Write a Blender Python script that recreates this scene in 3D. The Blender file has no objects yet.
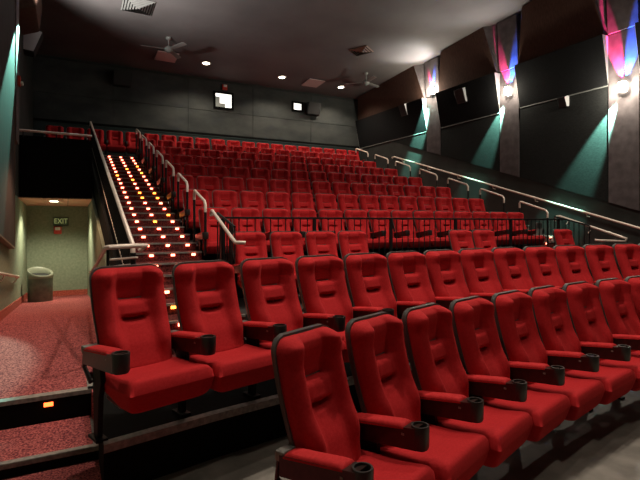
import bpy, bmesh, math, random
from mathutils import Vector, Matrix
random.seed(4)
S = bpy.context.scene
COL = S.collection
PI = math.pi
S.view_settings.view_transform = 'Standard'
S.view_settings.look = 'None'
S.view_settings.exposure = 0.0
S.view_settings.gamma = 1.0
S.view_settings.use_curve_mapping = False

# ------------------------------------------------------------------ materials
def mat(name, col, rough=0.6, metal=0.0, emit=None, es=0.0, sheen=0.0, spec=0.5):
    m = bpy.data.materials.new(name); m.use_nodes = True
    b = m.node_tree.nodes['Principled BSDF']
    b.inputs['Base Color'].default_value = (*col, 1)
    b.inputs['Roughness'].default_value = rough
    b.inputs['Metallic'].default_value = metal
    b.inputs['Specular IOR Level'].default_value = spec
    if sheen:
        b.inputs['Sheen Weight'].default_value = sheen
        b.inputs['Sheen Roughness'].default_value = 0.4
        b.inputs['Sheen Tint'].default_value = (1, .12, .10, 1)
    if emit:
        b.inputs['Emission Color'].default_value = (*emit, 1)
        b.inputs['Emission Strength'].default_value = es
    return m

def noisy(m, c1, c2, scale, detail=4, lo=.35, hi=.65, bump=0.0, bscale=None, stretch=None):
    nt = m.node_tree; b = nt.nodes['Principled BSDF']
    tc = nt.nodes.new('ShaderNodeTexCoord')
    mp = nt.nodes.new('ShaderNodeMapping')
    if stretch: mp.inputs['Scale'].default_value = stretch
    nt.links.new(tc.outputs['Object'], mp.inputs['Vector'])
    n = nt.nodes.new('ShaderNodeTexNoise'); n.inputs['Scale'].default_value = scale; n.inputs['Detail'].default_value = detail
    nt.links.new(mp.outputs['Vector'], n.inputs['Vector'])
    r = nt.nodes.new('ShaderNodeValToRGB')
    r.color_ramp.elements[0].position = lo; r.color_ramp.elements[0].color = (*c1, 1)
    r.color_ramp.elements[1].position = hi; r.color_ramp.elements[1].color = (*c2, 1)
    nt.links.new(n.outputs['Fac'], r.inputs['Fac']); nt.links.new(r.outputs['Color'], b.inputs['Base Color'])
    if bump:
        n2 = nt.nodes.new('ShaderNodeTexNoise'); n2.inputs['Scale'].default_value = bscale or scale
        nt.links.new(mp.outputs['Vector'], n2.inputs['Vector'])
        bp = nt.nodes.new('ShaderNodeBump'); bp.inputs['Strength'].default_value = bump; bp.inputs['Distance'].default_value = 0.01
        nt.links.new(n2.outputs['Fac'], bp.inputs['Height']); nt.links.new(bp.outputs['Normal'], b.inputs['Normal'])
    return m

M = {}
M['velvet'] = noisy(mat('red_velvet', (.4, .01, .01), .85, sheen=.12, spec=.12), (.39, .014, .017), (.45, .020, .024), 60, 5, bump=.25, bscale=220)
M['velvet_arm'] = noisy(mat('red_velvet_pad', (.4, .01, .01), .8, sheen=.2, spec=.15), (.42, .016, .019), (.50, .024, .027), 50, 4, bump=.2, bscale=220)
M['plastic'] = mat('black_plastic', (.016, .014, .013), .38)
M['shell'] = mat('back_shell_lit_grey', (.065, .062, .058), .42)  # black shell, greyed to imitate overhead light on its rim
M['arm_shell'] = noisy(mat('dark_brown_arm', (.03, .012, .01), .32), (.012, .005, .004), (.026, .009, .007), 25)
M['iron'] = mat('black_iron', (.006, .005, .005), .5, spec=.15)
M['grey_trim'] = noisy(mat('grey_trim', (.18, .17, .16), .45), (.13, .13, .12), (.24, .23, .21), 30)
M['steel'] = mat('rail_steel', (.78, .66, .58), .42, metal=.25)
M['darksteel'] = mat('black_rail', (.008, .008, .009), .5, spec=.25)
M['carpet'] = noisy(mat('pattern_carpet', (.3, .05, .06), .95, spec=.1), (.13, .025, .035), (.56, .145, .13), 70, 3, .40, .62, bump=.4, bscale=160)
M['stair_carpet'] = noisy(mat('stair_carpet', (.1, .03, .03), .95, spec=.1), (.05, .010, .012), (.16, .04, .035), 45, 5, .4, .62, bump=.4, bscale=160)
M['vinyl'] = noisy(mat('painted_floor', (.1, .09, .08), .5), (.13, .12, .105), (.24, .22, .195), 4, 8, .35, .7, bump=.2, bscale=30)
M['concrete'] = noisy(mat('concrete_floor', (.3, .28, .24), .65), (.28, .26, .20), (.58, .54, .43), 3.2, 9, .36, .66, bump=.2, bscale=25)
M['tier'] = noisy(mat('tier_floor', (.02, .018, .017), .8), (.014, .012, .012), (.03, .026, .024), 8)
M['black'] = mat('black_face', (.005, .005, .005), .85, spec=.08)
M['wall_back'] = noisy(mat('back_wall_fabric', (.04, .045, .045), .9, spec=.1), (.045, .051, .051), (.070, .075, .072), 1.4, 6, .35, .65, stretch=(1, 1, 2))
M['wall_band'] = mat('back_wall_band', (.035, .05, .05), .8, spec=.2)
M['wall_side'] = noisy(mat('side_wall_paint', (.03, .035, .033), .7, spec=.3), (.022, .026, .024), (.034, .038, .036), 2)
M['wall_green'] = noisy(mat('grey_green_wall', (.25, .3, .22), .9, spec=.1), (.20, .24, .17), (.29, .33, .24), 18, 6, .3, .7, bump=.3, bscale=90)
M['ceiling'] = noisy(mat('ceiling_paint', (.07, .05, .05), .75, spec=.3), (.115, .108, .108), (.16, .152, .152), .6, 7, .35, .7)
M['corr_ceiling'] = noisy(mat('corridor_ceiling_tile', (.6, .35, .26), .8), (.66, .38, .27), (.78, .46, .33), 6)
M['brown_fabric'] = noisy(mat('brown_fabric', (.11, .06, .045), .9, spec=.1), (.055, .030, .023), (.095, .054, .041), 14, 5, .3, .7, stretch=(1, 5, .6))
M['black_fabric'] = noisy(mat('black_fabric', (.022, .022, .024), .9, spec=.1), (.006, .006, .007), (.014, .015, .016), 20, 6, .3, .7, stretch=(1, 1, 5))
M['black_lower'] = noisy(mat('black_fabric_lower', (.022, .022, .024), .9, spec=.1), (.012, .013, .013), (.026, .028, .028), 20, 6, .3, .7, stretch=(1, 1, 5))  # same black fabric, lightened so the teal beams read brighter
M['pilaster'] = noisy(mat('mauve_pilaster', (.16, .14, .15), .8, spec=.2), (.085, .072, .076), (.13, .112, .117), 5)
M['panel_edge'] = mat('pale_panel_edge', (.26, .26, .26), .7)
M['dark_panel'] = noisy(mat('dark_side_panel', (.03, .022, .022), .7, spec=.2), (.022, .016, .017), (.042, .032, .032), 6, 4, stretch=(1, 4, .5))
M['frame_brown'] = mat('brown_edge_strip', (.14, .07, .045), .5)
M['white'] = mat('white_paint', (.75, .73, .70), .6)
M['diffuser'] = mat('vent_pale', (.55, .42, .40), .6)  # white panel; the pink is red seat bounce put into the colour
M['speaker'] = mat('speaker_black', (.012, .012, .013), .6)
M['speaker_side'] = mat('speaker_pale_side', (.42, .42, .43), .6)
M['red_plastic'] = mat('red_plastic', (.6, .04, .02), .4)
M['bin'] = noisy(mat('grey_green_bin', (.16, .18, .14), .5), (.075, .088, .068), (.12, .135, .105), 10)
M['bin_lid'] = mat('pale_bin_lid', (.20, .21, .16), .45)
M['black_void'] = mat('bin_void', (.01, .01, .01), .9)
M['base_red'] = noisy(mat('red_base_trim', (.45, .08, .05), .8), (.30, .045, .03), (.55, .11, .07), 30)
M['lampglass'] = mat('lamp_glow', (.9, .85, .75), .5, emit=(1, .86, .66), es=18)
M['winglow'] = mat('booth_glow', (.9, .9, .9), .5, emit=(1, .98, .90), es=1.6)
M['winglow2'] = mat('booth_furniture', (.30, .31, .27), .5, emit=(1, .98, .85), es=.12)
M['corrlamp'] = mat('corridor_lamp_glow', (.9, .85, .75), .5, emit=(1, .9, .65), es=9)
M['step_pink'] = mat('step_light_pink', (1, .6, .4), .5, emit=(1, .16, .095), es=13)
M['step_yel'] = mat('step_light_yellow', (1, .7, .3), .5, emit=(1, .26, .03), es=8)
M['step_or'] = mat('step_light_orange', (1, .4, .1), .5, emit=(1, .10, .02), es=6)
M['sconce_glow'] = mat('sconce_glow', (1, 1, 1), .5, emit=(1, .93, .74), es=30)
M['exit_face'] = mat('exit_sign_face', (.05, .07, .035), .5)
M['exit_letter'] = mat('exit_letters', (.55, .62, .35), .5, emit=(.7, .9, .35), es=.18)
M['sign_grey'] = mat('sign_grey', (.22, .23, .22), .5)

# ------------------------------------------------------------------ helpers
class MB:
    def __init__(s): s.v = []; s.f = []
    def add(s, vs, fs):
        o = len(s.v); s.v += [tuple(v) for v in vs]; s.f += [tuple(i + o for i in f) for f in fs]; return s
    def box(s, x0, x1, y0, y1, z0, z1):
        return s.add([(x0,y0,z0),(x1,y0,z0),(x1,y1,z0),(x0,y1,z0),(x0,y0,z1),(x1,y0,z1),(x1,y1,z1),(x0,y1,z1)],
                     [(0,3,2,1),(4,5,6,7),(0,1,5,4),(1,2,6,5),(2,3,7,6),(3,0,4,7)])
    def prism(s, pts, axis, a, b):
        """pts: 2D polygon; axis: 'x' (pts=y,z), 'y' (pts=x,z), 'z' (pts=x,y)"""
        n = len(pts)
        def mk(p, t):
            return {'x': (t, p[0], p[1]), 'y': (p[0], t, p[1]), 'z': (p[0], p[1], t)}[axis]
        vs = [mk(p, a) for p in pts] + [mk(p, b) for p in pts]
        fs = [tuple(range(n)), tuple(range(2*n-1, n-1, -1))] + [(i, i+n, (i+1) % n + n, (i+1) % n) for i in range(n)]
        return s.add(vs, fs)
    def tube(s, pts, r, n=8, caps=True):
        pts = [Vector(p) for p in pts]
        rings = []
        up0 = None
        for i, p in enumerate(pts):
            if i == 0: d = pts[1]-p
            elif i == len(pts)-1: d = p-pts[i-1]
            else: d = (pts[i+1]-p).normalized() + (p-pts[i-1]).normalized()
            d.normalize()
            ref = up0 if up0 is not None else (Vector((0,0,1)) if abs(d.z) < .9 else Vector((1,0,0)))
            a = d.cross(ref)
            if a.length < 1e-4: a = d.cross(Vector((1,.3,0)))
            a.normalize(); b = d.cross(a).normalized(); up0 = -b if up0 is None else (a.cross(d)).normalized()
            rr = r[i] if isinstance(r, (list, tuple)) else r
            rings.append([p + a*math.cos(2*PI*k/n)*rr + b*math.sin(2*PI*k/n)*rr for k in range(n)])
        vs = [v for q in rings for v in q]; fs = []
        for i in range(len(pts)-1):
            for k in range(n):
                fs.append((i*n+k, i*n+(k+1) % n, (i+1)*n+(k+1) % n, (i+1)*n+k))
        if caps: fs += [tuple(range(n-1, -1, -1)), tuple(range((len(pts)-1)*n, len(pts)*n))]
        return s.add(vs, fs)
    def lathe(s, prof, c=(0,0,0), n=24):
        vs = []; fs = []
        for r, z in prof:
            for k in range(n):
                vs.append((c[0]+r*math.cos(2*PI*k/n), c[1]+r*math.sin(2*PI*k/n), c[2]+z))
        for i in range(len(prof)-1):
            for k in range(n):
                fs.append((i*n+k, i*n+(k+1) % n, (i+1)*n+(k+1) % n, (i+1)*n+k))
        return s.add(vs, fs)
    def sheets(s, F, B, nu, nv):
        """closed solid from a front and a back sheet, u in -1..1, v in 0..1"""
        us = [-math.cos(PI*i/nu) * .5 + (-1 + 2*i/nu) * .5 for i in range(nu+1)]
        vs_ = [((1-math.cos(PI*j/nv))/2) * .5 + (j/nv) * .5 for j in range(nv+1)]
        V = [F(u, v) for v in vs_ for u in us] + [B(u, v) for v in vs_ for u in us]
        w = nu+1; o = w*(nv+1); fs = []
        for j in range(nv):
            for i in range(nu):
                a = j*w+i
                fs.append((a, a+1, a+1+w, a+w)); fs.append((o+a, o+a+w, o+a+w+1, o+a+1))
        for i in range(nu):
            fs.append((i, i+o, i+1+o, i+1)); t = nv*w+i; fs.append((t, t+1, t+1+o, t+o))
        for j in range(nv):
            a = j*w; fs.append((a, a+w, a+w+o, a+o)); b = a+nu; fs.append((b, b+o, b+w+o, b+w))
        return s.add(V, fs)
    def mesh(s, name, m, smooth=False, bevel=0):
        me = bpy.data.meshes.new(name); me.from_pydata(s.v, [], s.f); me.materials.append(m)
        bm = bmesh.new(); bm.from_mesh(me)
        if bevel:
            bmesh.ops.bevel(bm, geom=[e for e in bm.edges if e.is_manifold and e.calc_face_angle(0) > .5], offset=bevel, segments=2, affect='EDGES', profile=.6)
        bmesh.ops.recalc_face_normals(bm, faces=bm.faces[:])
        bm.to_mesh(me); bm.free()
        if smooth:
            for p in me.polygons: p.use_smooth = True
            me.set_sharp_from_angle(angle=math.radians(55 if smooth is True else smooth))
        return me
    def build(s, name, m, parent=None, smooth=False, bevel=0):
        o = bpy.data.objects.new(name, s.mesh(name, m, smooth, bevel)); COL.objects.link(o)
        if parent: o.parent = parent
        return o

def tag(o, label=None, cat=None, group=None, kind=None):
    if label: o['label'] = label
    if cat: o['category'] = cat
    if group: o['group'] = group
    if kind: o['kind'] = kind
    return o
def struct(o, label=None):
    o['kind'] = 'structure'
    if label: o['label'] = label
    return o
def empty(name, loc, rz=0, label=None, cat=None, group=None):
    o = bpy.data.objects.new(name, None); COL.objects.link(o); o.location = loc; o.rotation_euler = (0, 0, rz)
    o.empty_display_size = .05
    return tag(o, label, cat, group)
def copy_tree(o, parent=None):
    kids = [c for c in KIDS.get(o.name, [])]
    c = o.copy(); COL.objects.link(c); c.parent = parent
    for k in kids: copy_tree(k, c)
    return c
KIDS = {}
def index(o):
    def all_kids(p): return [c for c in bpy.data.objects if c.parent == p]
    KIDS[o.name] = all_kids(o)
    for c in KIDS[o.name]: index(c)
ORD = 'first second third fourth fifth sixth seventh eighth ninth tenth eleventh twelfth thirteenth fourteenth fifteenth sixteenth seventeenth eighteenth nineteenth twentieth twenty-first twenty-second twenty-third twenty-fourth twenty-fifth twenty-sixth twenty-seventh twenty-eighth'.split()
def ss(a, b, x):
    t = max(0, min(1, (x-a)/(b-a))); return t*t*(3-2*t)

# ------------------------------------------------------------------ room dimensions
XL, XR, YB = -.89, 10.95, 17.0            # side walls and back wall (camera height is z = 0)
YF = -4.0                                 # wall behind the camera
FL, LAND = -1.80, -1.465                  # front floor, landing with second row
RISE, RUN = .12753, .40996
def nz(k): return -.70 + RISE*k           # height of step k (k=0 is level with the first tier above the railing)
def ny(k): return 6.629 + RUN*k
def slope(y): return -.70 + (y-6.629)*RISE/RUN
def ceil(y): return 5.18 + .067*(17-y)
SX0, SX1 = .66, 1.87                      # left staircase
RX0 = 9.80                                # right aisle begins

# ---- walls
b = MB()
xs = [XL, 1.36, 3.79, 6.19, 8.63, XR]
b.box(XL-.1, XR+.1, YB+.03, YB+.2, 1, 5.5)
holes = [(4.70, 5.44, 4.14, 4.73), (7.86, 8.18, 4.43, 4.68)]
for i in range(5):
    for z0, z1 in ((3.22, 4.02), (4.035, 5.18)):
        b.box(xs[i]+.007, xs[i+1]-.007, YB, YB+.03, z0, z1)
wb = struct(b.build('wall_back', M['wall_back']))
b = MB(); b.box(XL, XR, YB-.03, YB+.03, 1.9, 3.10); b.box(XL, XR, YB-.05, YB+.03, 3.10, 3.13)
struct(b.build('trim_1', M['wall_band']))
b = MB(); b.box(XL, XR, YB-.012, YB+.04, 3.14, 3.21)
struct(b.build('trim_shadow_line', M['black']))  # black strip stands in for the shadow line above the ledge
b = MB(); b.box(XL, XR, YB-.02, YB+.03, 5.10, 5.16); struct(b.build('trim_3', M['wall_side']))
# right wall
b = MB(); b.prism([(YF, FL-.3), (YB+.1, FL-.3), (YB+.1, 5.2), (YF, ceil(YF)+.1)], 'x', XR, XR+.2)
struct(b.build('wall_right', M['wall_side']))
# left wall
b = MB(); b.prism([(YF, -2.4), (YB+.1, -2.4), (YB+.1, 5.2), (YF, ceil(YF)+.1)], 'x', XL-.2, XL)
struct(b.build('wall_left', M['wall_green']))
# front wall (screen end, behind camera)
b = MB(); b.box(XL-.2, XR+.2, YF-.2, YF, -2.2, 6.7); struct(b.build('wall_front', M['wall_side']))
# ceiling
b = MB(); b.prism([(YF-.2, ceil(YF-.2)), (YB+.2, ceil(YB+.2)), (YB+.2, ceil(YB+.2)+.15), (YF-.2, ceil(YF-.2)+.15)], 'x', XL-.2, XR+.2)
struct(b.build('ceiling', M['ceiling']))

# ---- floors
def row2edge(x): return min(3.45+.27*(x-.23), 4.48-.018*(x-6)**2-.42)+.03
def row1edge(x): return 2.60 - .03*(x-6)**2
b = MB(); b.prism([(XL, YF), (2.2, YF), (2.2, 2.2), (1.05, 3.13), (.26, 3.49), (.22, 4.0), (XL, 4.0)], 'z', FL-.12, FL)
struct(b.build('floor', M['carpet']))
pts = [(.22, 4.4), (.26, 3.49), (1.05, 3.13), (2.2, 2.2)] + [(x, row1edge(x)-.75) for x in (2.6, 4, 6, 8, XR)] + [(XR, 4.8), (.22, 4.8)]
b = MB(); b.prism(pts, 'z', FL-.12, FL); struct(b.build('floor', M['vinyl']))
pts = [(2.2, YF), (XR, YF)] + [(x, row1edge(x)-.75) for x in (XR, 8, 6, 4, 2.6)] + [(2.2, 2.2)]
b = MB(); b.prism(pts, 'z', FL-.12, FL); struct(b.build('floor', M['concrete']))
b = MB(); b.tube([(.26, 3.49, FL+.004), (1.05, 3.13, FL+.004), (2.2, 2.2, FL+.004)], .012, 6); struct(b.build('trim_4', M['grey_trim']))
# second row platform
xs2 = [.22, 1, 2, 3, 4, 5, 6, 7, 8, 9, 10, XR]
pts = [(x, row2edge(x)-.03) for x in xs2] + [(XR, 5.40), (SX1, 5.40), (SX1, ny(-5)), (.22, ny(-5))]
b = MB(); b.prism(pts, 'z', FL-.1, LAND); struct(b.build('floor', M['black']))
b = MB()
for i in range(len(xs2)-1):
    y0, y1 = row2edge(xs2[i])-.03, row2edge(xs2[i+1])-.03
    b.add([(xs2[i], y0-.012, LAND-.05), (xs2[i+1], y1-.012, LAND-.05), (xs2[i+1], y1-.012, LAND+.006), (xs2[i], y0-.012, LAND+.006),
           (xs2[i], y0+.06, LAND+.006), (xs2[i+1], y1+.06, LAND+.006)], [(0,1,2,3), (3,2,5,4)])
struct(b.build('trim_5', M['grey_trim']))
# black riser face under the second row
b = MB(); pts = [(x, row2edge(x)-.035) for x in xs2]
b.prism(pts + [(p[0], p[1]+.02) for p in reversed(pts)], 'z', FL, LAND-.05); struct(b.build('trim_6', M['black']))

# landing + ramp to the exit passage
b = MB(); b.prism([(4.70, -2.4), (14.6, -2.4), (14.6, -1.95), (8.4, LAND), (4.70, LAND)], 'x', XL, .56)
struct(b.build('floor', M['carpet']))
b = MB(); b.box(.2, SX0, ny(-5)-.02, 5.2, -2.2, LAND); struct(b.build('floor', M['carpet']))
# landing front: black riser + metal nosing
b = MB(); b.box(XL, .22, 4.672, 4.70, FL, LAND-.03); struct(b.build('trim_7', M['black']))
b = MB(); b.box(XL, .22, 4.655, 4.74, LAND-.03, LAND+.006); b.box(.17, .245, 4.66, 4.95, LAND-.03, LAND+.006)
struct(b.build('trim_8', M['grey_trim']))

# the lower carpeted step (a box step of its own)
st = empty('carpeted_step', (XL, 4.0, FL), label='low carpeted step with grey metal edge below the landing at left', cat='step')
b = MB(); b.box(0, 1.14, .01, .66, 0, .103); b.build('step_body', M['black'], st)
b = MB(); b.box(0, 1.075, .05, .66, .103, .110); b.build('tread', M['carpet'], st)
b = MB(); b.box(0, 1.14, -.005, .05, .07, .112); b.box(1.075, 1.15, .05, .62, .07, .112); b.build('nosing', M['grey_trim'], st, bevel=.008)

# seating tiers: Z row, A..H
def tier_y(n): return ny(3*n)
def tier_z(n): return nz(3*n)
for n in range(-1, 8):
    x0, x1 = (SX1, RX0) if n < 7 else (XL, XR)
    y1 = tier_y(n+1) if n < 7 else YB
    b = MB(); b.box(x0, x1, tier_y(n), y1, -2.2 if n < 6 else tier_z(n)-.6, tier_z(n))
    struct(b.build('floor', M['tier']))
# wall under the railing front (black face below the first tier)
# block above the exit passage
b = MB(); b.box(XL, .52, 11.90, 12.0, .535, 1.86); struct(b.build('wall_parapet', M['black']))
b = MB(); b.prism([(12.0, .56), (14.6, .47), (17, .47), (17, 1.2), (12.0, 1.2)], 'x', XL, .52); struct(b.build('floor', M['tier']))
# corridor ceiling, exit wall
b = MB()
for (x0, x1) in ((XL, -.43), (-.42, .04), (.05, .52)):
    b.prism([(11.90, .535), (14.6, .445), (14.6, .465), (11.90, .555)], 'x', x0, x1)
struct(b.build('ceiling', M['corr_ceiling']))
b = MB(); b.box(XL, .60, 14.5, 14.62, -2.2, .50); struct(b.build('wall_exit', M['wall_green']))
b = MB(); b.box(XL, .60, 14.47, 14.5, -1.96, -1.80); struct(b.build('baseboard_exit', M['base_red']))
b = MB(); b.prism([(4.7, LAND), (8.4, LAND), (14.5, -1.95), (14.5, -1.80), (8.4, LAND+.14), (4.7, LAND+.14)], 'x', XL, XL+.02)
struct(b.build('baseboard_left', M['base_red']))
# passage right wall (under staircase flank)
b = MB(); b.prism([(5.2, -2.2), (14.5, -2.2), (14.5, slope(14.5)-.55), (5.2, slope(5.2)-.12)], 'x', .52, .60)
struct(b.build('wall_passage', M['wall_green']))
b = MB(); b.prism([(5.0, slope(5.2)-.30), (14.5, slope(14.5)-.55), (16.9, slope(15.3)-.55), (16.9, slope(15.3)+.1), (15.3, slope(15.3)+.1), (5.0, slope(5.0)+.16), (5.0, LAND)], 'x', .57, .66)
struct(b.build('wall_stair_flank', M['black']))

# ------------------------------------------------------------------ staircases
def staircase(x0, x1, label, k0=-5, k1=20):
    t = empty('staircase', (0, 0, 0), label=label, cat='staircase')
    b = MB()
    for k in range(k0, k1+1):
        b.box(x0, x1, ny(k), ny(k+1)+.001, (-2.2 if k < 12 else nz(k)-.7), nz(k))
    b.build('steps', M['stair_carpet'], t)
    for k in range(k0, k1+2):
        MB().box(x0, x1, ny(k)-.012, ny(k)+.03, nz(k)-.022, nz(k)+.004).build('nosing', M['grey_trim'], t)
    return t
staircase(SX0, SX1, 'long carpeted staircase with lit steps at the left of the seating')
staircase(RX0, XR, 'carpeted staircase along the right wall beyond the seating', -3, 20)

# step lights
def step_light(x, y, z, m, label, group, w=.065):
    o = MB().box(-w/2, w/2, -.014, .004, -.016, .016).build('step_light', m, bevel=.004)
    o.location = (x, y, z); return tag(o, label, 'step light', group)
base = {}
for key in ('step_pink', 'step_yel', 'step_or'):
    base[key] = MB().box(-.029, .029, -.016, .0, -.016, .016).mesh('step_light', M[key], bevel=.004)
for k in range(-4, 22):
    for x, side in ((1.12, 'left'), (1.43, 'middle'), (1.74, 'right')):
        if k < 1 and side != 'left' and k < -3: continue
        key = random.choice(['step_pink', 'step_pink', 'step_pink', 'step_yel'])
        o = bpy.data.objects.new('step_light', base[key]); COL.objects.link(o); o.location = (x, ny(k)-.012, nz(k)-.04)
        tag(o, '%s amber light on the %s lit step up the left staircase' % (side, ORD[k+4]), 'step light', 'lights on the left staircase')
for k in range(-2, 22, 1):
    for x, side in ((10.0, 'inner'), (10.7, 'wall side')):
        o = bpy.data.objects.new('step_light', base['step_pink']); COL.objects.link(o); o.location = (x, ny(k)-.012, nz(k)-.04)
        tag(o, '%s amber light on the %s lit step up the right wall staircase' % (side, ORD[k+2]), 'step light', 'lights on the right staircase')
o = bpy.data.objects.new('step_light', base['step_or']); COL.objects.link(o); o.location = (-.13, 4.672, LAND-.075); o.scale = (1.2, 1, 1)
tag(o, 'orange light in the black riser below the left landing', 'step light')

# ------------------------------------------------------------------ cinema seat
def hw(h, W, r=.085):
    w = W*(.93 + .07*ss(0, .75, h))
    dz = (h-1)*.77 + r
    if dz > 0: w -= r - math.sqrt(max(0, r*r-dz*dz))
    dz = r*.6 - h*.77
    if dz > 0: w -= (r*.6 - math.sqrt(max(0, (r*.6)**2-dz*dz)))
    return w
def yc(h): return .03 + .40*h - .135*h**2.6 - .02*math.sin(PI*h)
ZB, ZT = .36, 1.13
def back_front(u, v):
    W = hw(v, .272)
    au = abs(u)
    x = u*W
    t = .066
    t += .078*ss(.32, .70, au)*ss(.10, .42, v)                                  # side bolsters
    t += .050*ss(.0, .12, v)*(1-ss(.28, .54, v))*(1-.25*ss(.5, 1, au))          # lower lumbar swell
    inner = 1-ss(.33, .42, au)
    t -= .036*ss(.68, .70, v)*(1-ss(.70, .90, v))*(1-ss(.36, .56, au))                         # head pad lip
    t += .020*ss(.53, .56, v)*(1-ss(.65, .69, v))*inner                      # small pad between the slits
    t -= .016*math.exp(-((v-.695+.005*math.cos(au*7))/.016)**2)*inner
    t -= .042*math.exp(-((v-.520+.008*math.cos(au*7))/.017)**2)*(1-ss(.28, .36, au))
    t -= .010*math.exp(-((au-.36-.14*(1-v))/.020)**2)                           # seams
    t += .024*ss(.80, .93, v)*(.6+.4*ss(.2, .6, au))                                    # top corners roll forward
    edge = max(0, 1-au**7)**.5 * min(1, (max(0, 1-v)/.05))**.45 * min(1, (v/.05))**.5
    t = .012 + (t-.012)*edge
    n = .25
    return (x, yc(v) - t, ZB + (ZT-ZB)*v)
def back_back(u, v):
    return (u*hw(v, .272), yc(v)+.004, ZB + (ZT-ZB)*v)
def shell_front(u, v):
    return (u*hw(v, .283, .09), yc(v)-.022, ZB-.03 + (ZT-ZB+.042)*v)
def shell_back(u, v):
    e = max(0, 1-abs(u)**4)**.5 * min(1, max(0, 1-v)/.08)**.5
    return (u*hw(v, .283, .09)*(1-.03), yc(v)+.018+.035*e, ZB-.03 + (ZT-ZB+.042)*v)
def seat_prof(u, v):
    e = max(0, 1-abs(u)**12)**.42 * max(0, 1-abs(2*v-1)**14)**.42
    return e
SW = .307
def seat_top(u, v):                       # v=0 at the front edge
    e = seat_prof(u, v)
    x = u*SW; y = -.50 + .56*v
    z = .405 + e*(.068 + .022*(1-ss(0, .45, v)) - .014*(1-u*u)*ss(.2, .6, v)) - .02*v
    return (x*(1-.02*(1-v)), y, z)
def seat_bot(u, v):
    e = seat_prof(u, v)
    y = -.50 + .56*v
    return (u*SW*(1-.02*(1-v)), y + .03*(1-v)*e, .405 - .02*v - e*(.140 - .065*ss(.3, .9, v)))

def armrest_parts(x, side, parent):
    ar = MB()
    ar.sheets(lambda u, v: (x+u*.056, .14-.525*v, .595+.058*v), lambda u, v: (x+u*.052, .14-.525*v, .49+.045*v), 6, 8)
    a = ar.build('armrest', M['arm_shell'], parent, smooth=40)
    p = MB().sheets(lambda u, v: (x+u*.056, .11-.41*v, .595+.048*v + .022*max(0, 1-abs(u)**4)**.5*max(0, 1-abs(2*v-1)**12)**.5),
                    lambda u, v: (x+u*.056, .11-.41*v, .585+.048*v), 10, 16).build('arm_pad', M['velvet_arm'], a, smooth=70)
    c = MB().lathe([(.0, -.120), (.048, -.120), (.055, -.105), (.057, 0), (.054, .006), (.044, .006), (.041, 0), (.039, -.07), (0, -.07)], (x, -.385, .655), 24)
    c.build('cup_holder', M['plastic'], a, smooth=50)
    k = MB(); k.box(x-.054, x+.054, .11, .175, .56, .612); k.build('end_cap', M['grey_trim'], a, bevel=.008)
    k = MB(); k.box(x-.0575, x+.0575, -.305, -.285, .600, .612); k.build('rivet', M['grey_trim'], a)
    br = MB()
    br.tube([(x+side*.03, .16, .58), (x+side*.03, .18, .46), (x+side*.03, .05, .38)], .016, 6)
    br.tube([(x+side*.03, -.02, .50), (x+side*.03, .15, .52)], .011, 6)
    br.build('arm_bracket', M['arm_shell'], parent, smooth=True)
    l = MB(); l.prism([(.03, 0.02), (-.04, .02), (-.06, .30), (-.10, .40), (-.08, .52), (.06, .52), (.05, .36)], 'x', x-.018, x+.018)
    lg = l.build('support_leg', M['iron'], parent, bevel=.006)
    MB().box(x-.04, x+.04, -.08, .08, 0, .02).build('foot_plate', M['iron'], lg, bevel=.006)

def make_seat(both):
    r = empty('cinema_seat', (0, 0, 0))
    MB().sheets(shell_front, shell_back, 20, 24).build('back_shell', M['shell'], r, smooth=60)
    MB().sheets(back_front, back_back, 40, 64).build('backrest', M['velvet'], r, smooth=75)
    MB().sheets(seat_top, seat_bot, 26, 26).build('seat_cushion', M['velvet'], r, smooth=75)
    MB().prism([(-.34, .345), (.04, .33), (.06, .29), (.02, .25), (-.22, .24), (-.34, .28)], 'x', -.25, .25).build('seat_pan', M['plastic'], r, bevel=.01)
    armrest_parts(.315, 1, r)
    if both: armrest_parts(-.315, -1, r)
    index(r)
    return r
TWO, ONE = make_seat(True), make_seat(False)
used = {TWO.name: False, ONE.name: False}
def seat(loc, rz, sc, both, label, group):
    src = TWO if both else ONE
    if not used[src.name]: used[src.name] = True; o = src
    else: o = copy_tree(src)
    pend.append((o, loc, rz, sc, label, group))
pend = []

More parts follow.
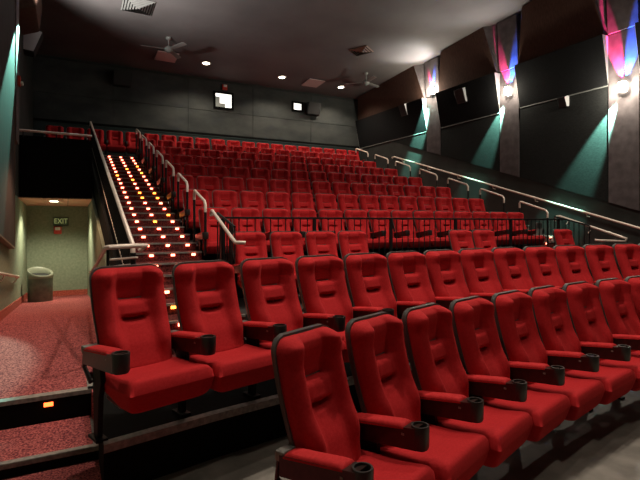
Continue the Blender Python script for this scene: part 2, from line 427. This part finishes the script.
F, PSI = 478.0, math.radians(28)
def x_on(px, yfun, it=30):                # world X where image column px meets the curve y=yfun(x)
    u = (px-320)/F; tp = math.tan(PSI); t = (u+tp)/(1-u*tp)
    x = 2.0
    for _ in range(it): x = t*yfun(x)
    return x
row2 = lambda x: 4.48 - .018*(x-6)**2
row1 = lambda x: 3.17 - .03*(x-6)**2
r2 = [127, 202.5, 265, 315, 359, 398, 432, 465, 498, 530, 561, 593, 625]
r1 = [310, 375, 425, 468, 508, 543.5, 578, 612]
TOPY = .27
def curved(px, fun, kcurve, floor, desc, group):
    X = [x_on(p, fun) for p in px]
    n = len(X)
    # even spacing along the curve, keeping both ends
    X = [X[0] + (X[-1]-X[0])*(i/(n-1)) * 1.0 for i in range(n)] if False else X
    Xs = []
    for i in range(n):
        Xs.append(X[i])
    step = (Xs[-1]-Xs[0])/(n-1)
    a = [.5*x + .5*(Xs[0]+step*i) for i, x in enumerate(Xs)]
    a.append(a[-1] + step); a.append(a[-1] + step)
    if floor < -1.6: a.append(a[-1]+step); a.append(a[-1]+step)
    for i, x in enumerate(a):
        sl = -2*kcurve*(x-6); rz = math.atan(sl) + math.radians(max(0, (5 if floor > -1.6 else 8)*(1-i/10)))
        y = fun(x)
        q = 1.0 if floor > -1.6 else .9
        bx, by = x + q*TOPY*math.sin(rz) - (0 if q == 1 else .035), y - q*TOPY*math.cos(rz)
        sc = (step/.63, 1.0 if floor > -1.6 else .90, 1.0 if floor > -1.6 else 1.035)
        if bx > XR-.35: continue
        seat((bx, by, floor), rz, sc, i == 0, 'red velvet cinema seat, %s from the left in the %s' % (ORD[i], desc), group)
curved(r2, row2, .018, LAND, 'second curved row from the front', 'seats in the second curved row')
curved(r1, row1, .03, FL, 'nearest curved row', 'seats in the front curved row')
# upper rows
SC = (.885, .84, .845)
def up(x, y, z, both, label, group): seat((x, y-.24, z), 0, SC, both, label, group)
for i, k in enumerate([0, 1, 2, 3, 7, 8, 12]):
    up(2.25+.5615*k, 6.36, tier_z(-1), k in (0, 7, 12), 'red cinema seat, %s from the left in the gapped row before the railing' % ORD[i], 'seats in the gapped row before the railing')
for n in range(7):
    for k in range(14):
        up(2.177+.558*k, 7.90+1.2299*n, tier_z(n), k == 0, 'dark red cinema seat, %s from the left in the %s row above the railing' % (ORD[k], ORD[n]), 'seats in the tiers above the railing')
for k in range(-3, 17):
    up(1.373+.5565*k, 16.50, tier_z(7), k == -3, 'bright red cinema seat against the back wall, %s from the left' % ORD[k+3], 'seats in the back row')
for o, loc, rz, sc, label, group in pend:
    o.location = loc; o.rotation_euler = (0, 0, rz); o.scale = sc; tag(o, label, 'seat', group)

# ------------------------------------------------------------------ railings
def loop(x, y1, y2, z1, z2, label, group):
    r = empty('loop_handrail', (x, y1, z1-.85), label=label, cat='handrail', group=group)
    h1, h2 = .85, z2-(z1-.85)
    L = y2-y1
    R_ = .05
    b = MB(); b.tube([(0, 0, h1-.16), (0, 0, h1-R_), (0, L*.02-.015, h1-.012), (0, L*.08, h1-(h1-h2)*.08), (0, L*.92, h2+(h1-h2)*.08), (0, L*.98+.015, h2-.012+(h1-h2)*.02), (0, L, h2-R_), (0, L, h2-.16)], .023, 8)
    b.build('rail_bar', M['steel'], r, smooth=70)
    MB().tube([(0, 0, -.02), (0, 0, h1-.16)], .021, 8).build('post', M['darksteel'], r, smooth=70)
    MB().tube([(0, L, slope(y2)-(z1-.85)-.02), (0, L, h2-.16)], .021, 8).build('post', M['darksteel'], r, smooth=70)
def lz(y): return .55 + (y-8.06)*RISE/RUN
left_loops = [(8.06, 7.34), (9.36, 8.58), (10.62, 9.81), (11.82, 11.02), (13.0, 12.25), (14.26, 13.45), (15.5, 14.7)]
for i, (a, c) in enumerate(left_loops):
    loop(1.90, a, c, lz(a), lz(c), 'looped steel handrail beside the left staircase, %s one up from the railing' % ORD[i], 'looped handrails on the left staircase')
right_loops = [(7.62, 6.89), (8.82, 8.07), (9.98, 9.23), (11.17, 10.42), (12.35, 11.61), (13.5, 12.76), (14.71, 13.93)]
for i, (a, c) in enumerate(right_loops):
    a, c = a*9.8/9.3, c*9.8/9.3
    loop(9.80, a, c, lz(a)-.01, lz(c)-.02, 'looped steel handrail beside the right staircase, %s one up from the railing' % ORD[i], 'looped handrails on the right staircase')

# long railing in front of the first upper tier
r = empty('guard_railing', (1.95, 6.60, nz(0)), label='long black baluster railing across the hall before the upper seats', cat='railing')
W = 9.50-1.95; H = .79
MB().box(0, W, -.025, .025, H-.03, H).build('top_rail', M['darksteel'], r, bevel=.006)
MB().box(0, W, -.012, .012, .06, .085).build('bottom_rail', M['darksteel'], r)
n = 62
for i in range(n+1):
    x = W*i/n
    if i % 12 == 0: MB().box(x-.022, x+.022, -.022, .022, -.25, H-.03).build('post', M['darksteel'], r)
    else: MB().tube([(x, 0, .07), (x, 0, H-.02)], .0085, 6).build('baluster', M['darksteel'], r)
# return railings at both aisles
def ret_rail(x, label, hx):
    r = empty('guard_railing', (x, 6.87, nz(0)), label=label, cat='railing', group='sloping railings where the stairs pass the tier edge')
    z1, z2 = .146-nz(0), -.053-nz(0); L = -.80
    MB().tube([(0, 0, z1), (0, L, z2)], .018, 6).build('top_rail', M['darksteel'], r, smooth=True)
    for i in range(8):
        y = L*i/7; zt = z1+(z2-z1)*i/7
        MB().tube([(0, y, nz(round((6.87+y-6.629)/RUN-.5))-nz(0)-.3), (0, y, zt)], .010, 6).build('baluster', M['darksteel'], r)
    s = 1 if hx > 0 else -1
    h = empty('handrail', (x+hx*.08, 6.9, nz(0)), label=('pale steel handrail sloping down beside the left staircase foot' if s < 0 else 'pale steel handrail sloping down beside the right aisle foot'), cat='handrail')
    if s < 0: pts = [(0, 0.02, .80), (0, .03, .86), (0, -.03, .88), (0, -.10, .85), (0, -1.04, .475), (0, -1.10, .455), (.12, -1.14, .45)]
    else: pts = [(0, .02, .74), (0, 0, .84), (0, -.10, .85), (0, -1.42, .43), (0, -1.52, .40), (0, -1.50, .345), (0, -1.0, .345), (0, -.9, .35)]
    MB().tube(pts, .024, 8).build('rail_bar', M['steel'], h, smooth=70)
    for i in (.25, .75):
        MB().tube([(0, -1.0*i-.05, .82-.36*i), (-.08*s, -1.0*i-.05, .76-.36*i)], .010, 6).build('bracket', M['steel'], h, smooth=70)
ret_rail(1.96, 'short sloping black baluster railing at the left end of the long railing', -1)
ret_rail(9.50, 'short sloping black baluster railing at the right end of the long railing', 1)

# outer railing of the left staircase
r = empty('guard_railing', (.615, 5.3, 0), label='tall steel topped baluster railing along the outer side of the staircase', cat='railing')
def rz(y): return .32*y-1.925
MB().tube([(0, 0, rz(5.3)-.10), (0, 0, rz(5.3)), (0, 9.6, rz(14.9)), (0, 9.66, rz(14.9)-.1)], .026, 8).build('top_rail', M['steel'], r, smooth=70)
MB().tube([(.0, .02, rz(5.3)-.55), (0, 9.6, rz(14.9)-.55)], .012, 6).build('middle_rail', M['steel'], r, smooth=70)
MB().tube([(0, 0, LAND-.1), (0, 0, rz(5.3)-.08)], .032, 8).build('post', M['darksteel'], r, smooth=70)
for i in range(1, 74):
    y = i*.13
    MB().tube([(0, y, slope(5.3+y)+.05), (0, y, rz(5.3+y)-.02)], .011, 6).build('baluster', M['darksteel'], r)
for y in (9.9, 10.4, 10.9):
    pass
# short landing handrail going down the passage
h = empty('handrail', (.34, 5.0, 0), label='steel handrail turning from the stair foot down into the exit passage', cat='handrail')
MB().tube([(.34, .30, -.29), (.40, .25, -.235), (.30, .20, -.232), (.03, .0, -.232), (.0, .05, -.24), (.03, 3.0, -.70), (.10, 6.0, -1.02)], .024, 8).build('rail_bar', M['steel'], h, smooth=70)
MB().tube([(.04, .1, -.36), (.32, .3, -.36)], .012, 6).build('lower_bar', M['steel'], h, smooth=70)
MB().tube([(.04, .1, -.43), (.26, .3, -.43)], .010, 6).build('lower_bar', M['steel'], h, smooth=70)
MB().tube([(.02, .06, LAND), (.02, .06, -.25)], .016, 6).build('post', M['darksteel'], h, smooth=70)
# left wall handrail
h = empty('handrail', (XL+.07, 7.0, 0), label='short pale handrail on the left wall of the passage', cat='handrail')
MB().tube([(0, 0, -.59), (0, 1.07, -.71), (0, 4.1, -1.06), (-.06, 4.18, -1.07)], .024, 8).build('rail_bar', M['steel'], h, smooth=70)
for y in (1.6, 3.8): MB().tube([(0, y, -.60-.115*y), (-.03, y, -.68-.115*y), (-.07, y, -.70-.115*y)], .012, 6).build('bracket', M['steel'], h, smooth=70)
# right wall handrail
h = empty('handrail', (10.83, 5.0, 0), label='long steel handrail sloping down the right wall', cat='handrail')
def rh(y): return -.11 + (y-5.82)*.299
MB().tube([(0, 0, rh(5.0)), (0, 9.45, rh(14.45)), (.0, 9.6, rh(14.45)-.01), (.08, 9.68, rh(14.45)-.02)], .026, 8).build('rail_bar', M['steel'], h, smooth=70)
for i in range(7): MB().tube([(0, .6+1.4*i, rh(5.6+1.4*i)), (.02, .6+1.4*i, rh(5.6+1.4*i)-.09), (.12, .6+1.4*i, rh(5.6+1.4*i)-.10)], .012, 6).build('bracket', M['steel'], h, smooth=70)
# steel rail above the passage parapet
h = empty('handrail', (XL+.01, 11.87, 1.96), label='straight steel bar above the black parapet over the exit passage', cat='handrail')
MB().tube([(0, 0, 0), (1.40, 0, -.01)], .028, 8).build('rail_bar', M['steel'], h, smooth=70)
for x in (.08, .7, 1.34): MB().tube([(x, .03, -.14), (x, 0, -.01)], .014, 6).build('bracket', M['darksteel'], h, smooth=70)

# small grey sign box on the railing by the right aisle
o = MB().box(-.075, .075, -.02, .02, -.13, .13).build('sign_box', M['sign_grey'], bevel=.01); o.location = (8.72, 6.66, -.12)
tag(o, 'small grey box behind the right end of the long railing', 'box')

# ------------------------------------------------------------------ right wall panels, pilasters, sconces
def low(y): return 2.59 + .32*(y-13.14)
pil = [(12.07, 12.72), (8.96, 9.60), (5.86, 6.52)]
names = ['farthest', 'middle', 'nearest']
for i, (a, c) in enumerate(pil):
    t = empty('wall_pilaster', (XR, (a+c)/2, low(a)), label='%s mauve pilaster on the right wall behind a bright sconce' % names[i], cat='pilaster', group='pilasters on the right wall')
    z0 = low(a)
    MB().prism([(a-(a+c)/2, 0), (c-(a+c)/2, low(c)-z0), (c-(a+c)/2, 4.26-z0), (a-(a+c)/2, 4.26-z0)], 'x', -.05, 0).build('shaft', M['pilaster'], t)
    MB().prism([(0, 4.28-z0), (-.08, 4.28-z0), (-.16, ceil(c)-z0-.005), (0, ceil(c)-z0-.005)], 'y', -(c-a)/2, (c-a)/2).build('upper_shaft', M['pilaster'], t)
bays = [(12.74, 16.98, 'far corner'), (9.62, 12.05, 'far'), (6.54, 8.94, 'near'), (1.5, 5.84, 'nearest')]
for a, c, d in bays:
    mid = (a+c)/2
    t = empty('fabric_panel', (XR, a, 4.28), label='brown fabric valance panel in the %s bay, leaning out under the ceiling' % d, cat='wall panel')
    L = c-a; q = .33
    b = MB().add([(0,0,0), (-.14,.02,0), (-.34,q,ceil(a)-4.30), (0,0,ceil(a)-4.30), (0,L,0), (-.14,L-.02,0), (-.34,L-q,ceil(c)-4.30), (0,L,ceil(c)-4.30)],
                 [(0,4,5,1), (1,5,6,2), (2,6,7,3), (3,7,4,0)]).build('panel_face', M['brown_fabric'], t)
    MB().add([(0,0,0), (-.14,.02,0), (-.34,q,ceil(a)-4.30), (0,0,ceil(a)-4.30)], [(0,1,2,3)]).build('side_cheek', M['pilaster'], t)
    MB().add([(0,L,0), (-.14,L-.02,0), (-.34,L-q,ceil(c)-4.30), (0,L,ceil(c)-4.30)], [(0,1,2,3)]).build('side_cheek', M['pilaster'], t)
    t = empty('fabric_panel', (XR, a, 3.14), label='black fabric upper panel in the %s bay, leaning out from the wall' % d, cat='wall panel')
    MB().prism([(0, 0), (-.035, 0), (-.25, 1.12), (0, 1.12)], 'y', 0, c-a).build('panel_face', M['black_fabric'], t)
    MB().prism([(-.0, 0), (-.038, 0), (-.252, 1.12), (0, 1.12)], 'y', -.008, -.0005).build('side_edge', M['panel_edge'], t)
    MB().prism([(-.0, 0), (-.038, 0), (-.252, 1.12), (0, 1.12)], 'y', c-a+.0005, c-a+.008).build('side_edge', M['panel_edge'], t)
    MB().box(-.045, 0, 0, c-a, -.02, 0).build('lower_strip', M['sign_grey'], t)
    t = empty('fabric_panel', (XR, a, low(a)), label='black fabric lower panel in the %s bay above the dark dado' % d, cat='wall panel')
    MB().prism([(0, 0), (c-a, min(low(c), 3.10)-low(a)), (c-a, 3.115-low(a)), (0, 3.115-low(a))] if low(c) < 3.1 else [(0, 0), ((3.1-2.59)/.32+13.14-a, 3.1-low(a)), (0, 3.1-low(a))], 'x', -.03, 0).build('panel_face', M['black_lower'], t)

def spot(name, loc, tgt, energy, col, angle, blend=.1, size=.02):
    l = bpy.data.lights.new(name, 'SPOT'); l.energy = energy; l.color = col; l.spot_size = math.radians(angle); l.spot_blend = blend; l.shadow_soft_size = size
    o = bpy.data.objects.new(name, l); COL.objects.link(o); o.location = loc
    o.rotation_euler = (Vector(tgt)-Vector(loc)).to_track_quat('-Z', 'Y').to_euler(); return o
def point(name, loc, energy, col, size=.05):
    l = bpy.data.lights.new(name, 'POINT'); l.energy = energy; l.color = col; l.shadow_soft_size = size
    o = bpy.data.objects.new(name, l); COL.objects.link(o); o.location = loc; return o
def area(name, loc, tgt, energy, col, sx, sy):
    l = bpy.data.lights.new(name, 'AREA'); l.energy = energy; l.color = col; l.shape = 'RECTANGLE'; l.size = sx; l.size_y = sy
    o = bpy.data.objects.new(name, l); COL.objects.link(o); o.location = loc
    o.rotation_euler = (Vector(tgt)-Vector(loc)).to_track_quat('-Z', 'Y').to_euler(); return o

MAG, BLU, TEA, YEL = (1, .03, .22), (.02, .12, 1), (.35, 1, .78), (1, .62, .05)
def sconce(x, y, z, face, flip, label, e=1.0, off=0.0):
    """face -1: on the right wall looking to -X;  flip: direction (along Y) of the teal beam"""
    x -= face*.07; t = empty('wall_sconce', (x, y, z), label=label, cat='wall light', group='coloured wall sconces')
    g = MB().lathe([(0, -.11), (.075, -.11), (.09, -.08), (.09, .08), (.075, .11), (0, .11)], (face*.03, 0, 0), 16)
    g.build('glowing_lens', M['sconce_glow'], t, smooth=50)
    k = MB(); k.box(min(0, face*-.02), max(0, face*-.02), -.07, .07, -.09, .09)
    k.box(min(0, face*.08), max(0, face*.08), -.06, .06, -.115, -.102); k.build('bracket', M['iron'], t)
    lx = x + face*.04
    spot('sconce_magenta', (lx, y+.02, z+.13), (lx-face*.26, y+.02+.235, z+1.1), 2400*e, MAG, 30, .06)
    spot('sconce_blue', (lx, y-.02, z+.13), (lx-face*.26, y-.02-.235, z+1.1), 3600*e, BLU, 30, .06)
    spot('sconce_white', (lx+face*.12, y, z+.10), (lx+face*.75, y, z+1.0), 300*e, (1, .95, .88), 80, .8)
    spot('sconce_teal', (lx+face*off, y+flip*.07, z-.13), (lx-face*.19, y+flip*.66, z-1.25), 5200*e, TEA, 30, .6)
    spot('sconce_yellow', (lx, y, z-.08), (lx-face*.15, y-flip*.45, z-.8), 120*e, YEL, 40, .3)
    point('sconce_glow', (x+face*.17, y, z-.02), 130*e, (1, .9, .72), .04)
for i, (y, z) in enumerate([(12.38, 4.42), (9.27, 3.66), (6.17, 3.00)]):
    sconce(XR-.16, y, z, -1, 1, '%s glowing sconce with magenta and blue beams on the right wall' % names[i], (.8, .5, 1.0)[i], (.20, .05, .03)[i])

# speakers
def speaker(x, y, z, face, label, s=1.0, wall='side', pale=True):
    t = empty('wall_speaker', (x, y, z), label=label, cat='speaker', group='surround speakers')
    if wall == 'side':
        pr = [(0, .20*s), (face*.10*s, .22*s), (face*.30*s, .14*s), (face*.16*s, -.24*s), (0, -.22*s)]
        MB().prism(pr, 'y', -.17*s, .17*s).build('cabinet', M['speaker'], t, bevel=.01)
        if pale: MB().prism([(p[0]*.96+face*.004, p[1]*.95) for p in pr], 'y', -.178*s, -.172*s).build('side_cheek', M['speaker_side'], t)
    else:
        pr = [(0, .22*s), (-.28*s, .20*s), (-.16*s, -.20*s), (0, -.22*s)]
        MB().prism(pr, 'x', -.24*s, .24*s).build('cabinet', M['speaker'], t, bevel=.01)
        MB().prism([(p[0]*.9, p[1]*.9) for p in pr], 'x', .242*s, .25*s).build('side_cheek', M['black'], t)
    MB().box(-.03, .03, -.03, .03, -.04, .04).build('wall_bracket', M['iron'], t)
speaker(XR-.03, 13.78, 4.1, -1, 'black speaker with pale cheek near the far right corner')
speaker(XR-.03, 10.95, 3.95, -1, 'black speaker with pale cheek between the far and middle sconces', 1.05)
speaker(XR-.03, 7.60, 3.0, -1, 'black speaker with pale cheek between the middle and nearest sconces', .6)
speaker(1.62, YB-.02, 4.72, 0, 'black speaker box at the left of the back wall', 1.1, 'back')
speaker(8.65, YB-.02, 4.52, 0, 'black speaker box at the right of the small booth window', 1.1, 'back')
speaker(XL+.02, 13.2, 4.30, 1, 'black speaker with a pale cheek high on the left wall', 1.3)

# ------------------------------------------------------------------ left wall dressings
def lpz(y): return -.15 - .128*(y-7.88)
t = empty('wall_panel', (XL, 10.07, lpz(10.07)), label='dark tall wall panel with brown edge on the left wall', cat='wall panel')
MB().prism([(-12.0, lpz(-2)-lpz(10.07)), (0, 0), (0, 5.9), (-12, 6.5)], 'x', 0, .085).build('panel_face', M['dark_panel'], t)
e = MB(); e.prism([(-12.0, lpz(-2)-lpz(10.07)-.03), (0, -.03), (0, 0), (-12, lpz(-2)-lpz(10.07))], 'x', 0, .09)
e.box(0, .09, 0, .03, -.03, 5.6); e.build('edge_strip', M['frame_brown'], t)
t = empty('wall_pilaster', (XL, 10.5, 1.9), label='narrow grey pilaster on the left wall under the alarm beacon', cat='pilaster')
MB().box(0, .10, -.30, .30, -.4, 3.0).build('shaft', M['pilaster'], t)
o = MB().prism([(0, 0), (.36, .15), (.42, .75), (.10, .95), (0, .95)], 'y', -.75, .75).build('fabric_panel', M['brown_fabric'], bevel=.05); o.location = (XL, 11.9, 4.2)
tag(o, 'dark brown leaning fabric panel at the top of the left wall', 'wall panel')
# upper left wall above the passage is dark
b = MB(); b.prism([(10.1, .56), (17, .56), (17, 5.17), (10.1, 5.6)], 'x', XL, XL+.012); struct(b.build('trim_9', M['wall_side']))

def beacon(loc, axis, label):
    t = empty('alarm_beacon', loc, label=label, cat='alarm', group='red alarm beacons')
    if axis == 'x':
        MB().box(0, .05, -.07, .07, -.09, .09).build('base', M['red_plastic'], t, bevel=.01)
        MB().box(.05, .09, -.05, .05, -.07, -.01).build('lens', M['white'], t, bevel=.01)
    else:
        MB().box(-.09, .09, -.07, 0, -.10, .10).build('base', M['red_plastic'], t, bevel=.015)
        MB().box(-.06, .06, -.11, -.07, .0, .08).build('lens', M['white'], t, bevel=.01)
beacon((XL+.10, 10.45, 2.63), 'x', 'small red alarm beacon on the left wall')
beacon((5.10, YB-.0005, 4.93), 'y', 'red alarm beacon above the larger booth window')
beacon((-.19, 14.49, -.19), 'y', 'small red and white alarm beacon under the exit sign')

# exit sign
def text_mesh(txt, size, depth):
    c = bpy.data.curves.new('lettering', 'FONT'); c.body = txt; c.size = size; c.extrude = depth; c.align_x = 'CENTER'; c.align_y = 'CENTER'; c.resolution_u = 3
    o = bpy.data.objects.new('tmp', c); COL.objects.link(o); bpy.context.view_layer.update()
    dg = bpy.context.evaluated_depsgraph_get(); me = bpy.data.meshes.new_from_object(o.evaluated_get(dg))
    bpy.data.objects.remove(o); return me
t = empty('exit_sign', (-.115, 14.48, .045), label='small green exit sign on the end wall of the passage', cat='sign')
MB().box(-.18, .18, -.05, .02, -.115, .115).build('housing', M['exit_face'], t, bevel=.008)
me = text_mesh('EXIT', .20, .004); me.materials.clear(); me.materials.append(M['exit_letter'])
o = bpy.data.objects.new('lettering', me); COL.objects.link(o); o.parent = t; o.location = (0, -.056, 0); o.rotation_euler = (PI/2, 0, 0); o.scale = (.78, .95, 1)

# corridor lamp
t = empty('ceiling_light', (-.24, 12.6, .505), label='square recessed light in the passage ceiling', cat='ceiling light')
MB().box(-.10, .10, -.25, .25, -.006, .0).build('frame', M['white'], t)
MB().box(-.08, .08, -.22, .22, -.012, -.006).build('lens', M['corrlamp'], t)

# trash bin
t = empty('trash_bin', (-.52, 12.75, -1.825), label='grey-green round trash bin with slanted open lid in the passage', cat='trash bin')
MB().lathe([(0, 0), (.24, 0), (.25, .02), (.255, .56), (.25, .58), (0, .58)], n=32).build('drum', M['bin'], t, smooth=40)
b = MB(); n = 32
ring = lambda r, z, tl: [(r*math.cos(2*PI*k/n), r*math.sin(2*PI*k/n), z + tl*(r*math.sin(2*PI*k/n) - .5*r*math.cos(2*PI*k/n))/.29) for k in range(n)]
R_ = [ring(.26, .56, 0), ring(.265, .60, 0), ring(.265, .70, .09), ring(.25, .715, .09), ring(.215, .69, .08), ring(.21, .60, .05)]
vs = [v for q in R_ for v in q]; fs = [(i*n+k, i*n+(k+1) % n, (i+1)*n+(k+1) % n, (i+1)*n+k) for i in range(len(R_)-1) for k in range(n)]
b.add(vs, fs); b.build('lid', M['bin_lid'], t, smooth=50)
b = MB(); q = ring(.213, .62, .05); b.add(q, [tuple(range(n))]); b.build('dark_opening', M['black_void'], t)  # flat black disc stands in for the shaded bin interior

# ------------------------------------------------------------------ booth windows
def booth(x0, x1, z0, z1, n, inner):
    b = MB(); w = .07
    for a in ((x0-w, x0, z0-w, z1+w), (x1, x1+w, z0-w, z1+w), (x0, x1, z1, z1+w), (x0, x1, z0-w, z0)):
        b.box(a[0], a[1], YB-.05, YB+.01, a[2], a[3])
    o = struct(b.build('window_%d' % n, M['black']), None)
    p = MB().box(x0, x1, YB-.010, YB-.004, z0, z1).build('lit_pane', M['winglow'], o)
    if inner:
        f = MB(); f.box(x0, x0+.16, YB-.016, YB-.011, z0, z1-.12); f.box(x0, x0+.36, YB-.017, YB-.012, z0, z0+.14); f.build('booth_shelf', M['winglow2'], o)
    else:
        f = MB(); f.box(x1-.04, x1-.02, YB-.016, YB-.011, z0, z1); f.build('booth_shelf', M['winglow2'], o)
booth(4.76, 5.36, 4.20, 4.69, 1, True)
booth(7.86, 8.20, 4.44, 4.69, 2, False)

# ------------------------------------------------------------------ ceiling items
def on_ceiling(o, y): o.rotation_euler = (math.atan(-.067), 0, 0)
for i, (x, y) in enumerate([(4.08, 15.66), (6.87, 15.84), (9.38, 15.92)]):
    t = empty('downlight', (x, y, ceil(y)), label='round recessed ceiling downlight, %s of three above the back rows' % ('leftmost', 'middle one', 'rightmost')[i], cat='ceiling light', group='downlights above the back rows')
    on_ceiling(t, y)
    MB().lathe([(.10, 0), (.16, -.004), (.165, -.012), (.15, -.02), (.105, -.014)], n=24).build('trim_ring', M['white'], t, smooth=True)
    MB().lathe([(0, -.010), (.13, -.012), (.13, -.004), (0, -.004)], n=24).build('lens', M['lampglass'], t)
    spot('downlight_beam', (x, y, ceil(y)-.04), (x, y-.1, 0), 240, (1, .84, .66), 140, .6, .08)

def square_vent(x, y, s, label, m, louvers=5, twist=0):
    t = empty('ceiling_vent', (x, y, ceil(y)-.012), label=label, cat='vent', group='ceiling vents'); on_ceiling(t, y); t.rotation_euler.z = twist
    b = MB()
    for k in range(louvers):
        a = s/2*(1-k/louvers); i_ = a-.035
        z0 = -.012*k
        b.add([(-a,-a,z0),(a,-a,z0),(a,a,z0),(-a,a,z0),(-i_,-i_,z0-.022),(i_,-i_,z0-.022),(i_,i_,z0-.022),(-i_,i_,z0-.022)],
              [(0,1,5,4),(1,2,6,5),(2,3,7,6),(3,0,4,7)])
    b.build('louvres', m, t)
    MB().box(-s/2, s/2, -s/2, s/2, -.002, .004).build('back_plate', M['iron'], t)
square_vent(1.60, 12.75, .75, 'large dark square ceiling vent at the top left', M['sign_grey'], 6)
square_vent(8.26, 12.75, .62, 'dark square ceiling vent with dusty surround near the right fan', M['frame_brown'], 4, .6)
for x, y, d in ((2.80, 15.55, 'beneath the left ceiling fan'), (8.14, 15.85, 'between the middle and rightmost downlights')):
    t = empty('ceiling_panel', (x, y, ceil(y)-.03), label='flat pale ceiling diffuser panel with painted pink bounce ' + d, cat='vent', group='pale ceiling diffusers'); on_ceiling(t, y)
    MB().box(-.32, .32, -.36, .36, -.03, 0).build('panel_face', M['diffuser'], t, bevel=.01)
    MB().box(-.22, .22, -.25, .25, 0, .03).build('neck', M['iron'], t)

def fan(x, y, drop, rot, label):
    t = empty('ceiling_fan', (x, y, ceil(y)), label=label, cat='ceiling fan', group='ceiling fans')
    MB().lathe([(0, 0), (.075, -.005), (.06, -.06), (.02, -.08), (0, -.08)], n=16).build('canopy', M['sign_grey'], t, smooth=True)
    MB().tube([(0, 0, -.07), (0, 0, -drop+.08)], .014, 8).build('downrod', M['sign_grey'], t, smooth=True)
    MB().lathe([(0, -drop+.09), (.05, -drop+.08), (.11, -drop+.03), (.12, -drop-.03), (.08, -drop-.08), (.03, -drop-.11), (0, -drop-.11)], n=20).build('motor', M['sign_grey'], t, smooth=50)
    for k in range(3):
        a = rot + 2*PI*k/3
        b = MB(); c_, s_ = math.cos(a), math.sin(a)
        def P(l, w, z): return (c_*l - s_*w, s_*l + c_*w, -drop + z)
        b.add([P(.10,-.03,0), P(.20,-.06,.01), P(.72,-.075,.015), P(.76,-.05,.015), P(.76,.05,-.015), P(.72,.075,-.015), P(.20,.06,-.01), P(.10,.03,0),
               P(.10,-.03,-.01), P(.20,-.06,0), P(.72,-.075,.005), P(.76,-.05,.005), P(.76,.05,-.025), P(.72,.075,-.025), P(.20,.06,-.02), P(.10,.03,-.01)],
              [(0,1,2,3,4,5,6,7), (15,14,13,12,11,10,9,8)] + [(i, i+8, (i+1) % 8+8, (i+1) % 8) for i in range(8)])
        b.build('blade', M['sign_grey'], t)
fan(2.62, 14.25, .34, math.radians(175), 'three bladed ceiling fan near the left pale diffuser')
fan(9.47, 14.30, .34, math.radians(20), 'three bladed ceiling fan near the far right sconce')

# ------------------------------------------------------------------ house lights and added fills
WARM = (1, .86, .70)
for x, y, e in ((.8, 4.2, 450), (3.0, 4.1, 680), (6.4, 4.5, 500), (9.4, 4.6, 180), (1.3, 2.3, 170), (5.0, 1.1, 270), (2.6, -1.4, 30)):  # last three are added: two brighten the floor, one fills from the front
    spot('house_and_fill_spot', (x, y, ceil(y)-.08), (x, y+(.0 if y > 0 else 2.2), 0), e, WARM, 118, .7, .06)
# upper tiers dim downlights
for x, y, e in ((2.6, 8.6, 30), (6.2, 8.6, 30)):
    spot('house_and_fill_spot', (x, y, ceil(y)-.08), (x, y, 0), e, WARM, 120, .8, .10)
# exit passage lamp, then an added fill
spot('passage_lamp_and_fill', (-.24, 12.6, .48), (-.24, 12.7, -2), 300, (1, .92, .66), 140, .5, .12)
spot('passage_lamp_and_fill', (-.2, 9.6, 1.2), (-.2, 8.6, -2), 130, (1, .55, .33), 120, .8, .2)  # added warm fill for the orange floor glow; no fixture hangs here
# left wall teal beam
spot('left_sconce_teal', (XL+.26, 10.95, 3.95), (XL-.14, 9.6, 2.5), 3200, TEA, 30, .25)
spot('left_sconce_white', (XL+.5, 10.9, 4.0), (XL+1.5, 11.2, 5.5), 1100, (1, .92, .86), 110, .6)
W_ = bpy.data.worlds.new('World'); S.world = W_; W_.use_nodes = True
W_.node_tree.nodes['Background'].inputs['Color'].default_value = (.5, .5, .55, 1)
W_.node_tree.nodes['Background'].inputs['Strength'].default_value = .0

# ------------------------------------------------------------------ camera
cd = bpy.data.cameras.new('camera'); cam = bpy.data.objects.new('camera', cd); COL.objects.link(cam)
cam.location = (0, 0, 0); cam.rotation_euler = (PI/2, 0, -PSI)
cd.sensor_width = 36; cd.lens = 36*F/640; cd.shift_y = -17/640; cd.clip_start = .02; cd.clip_end = 100
S.camera = cam
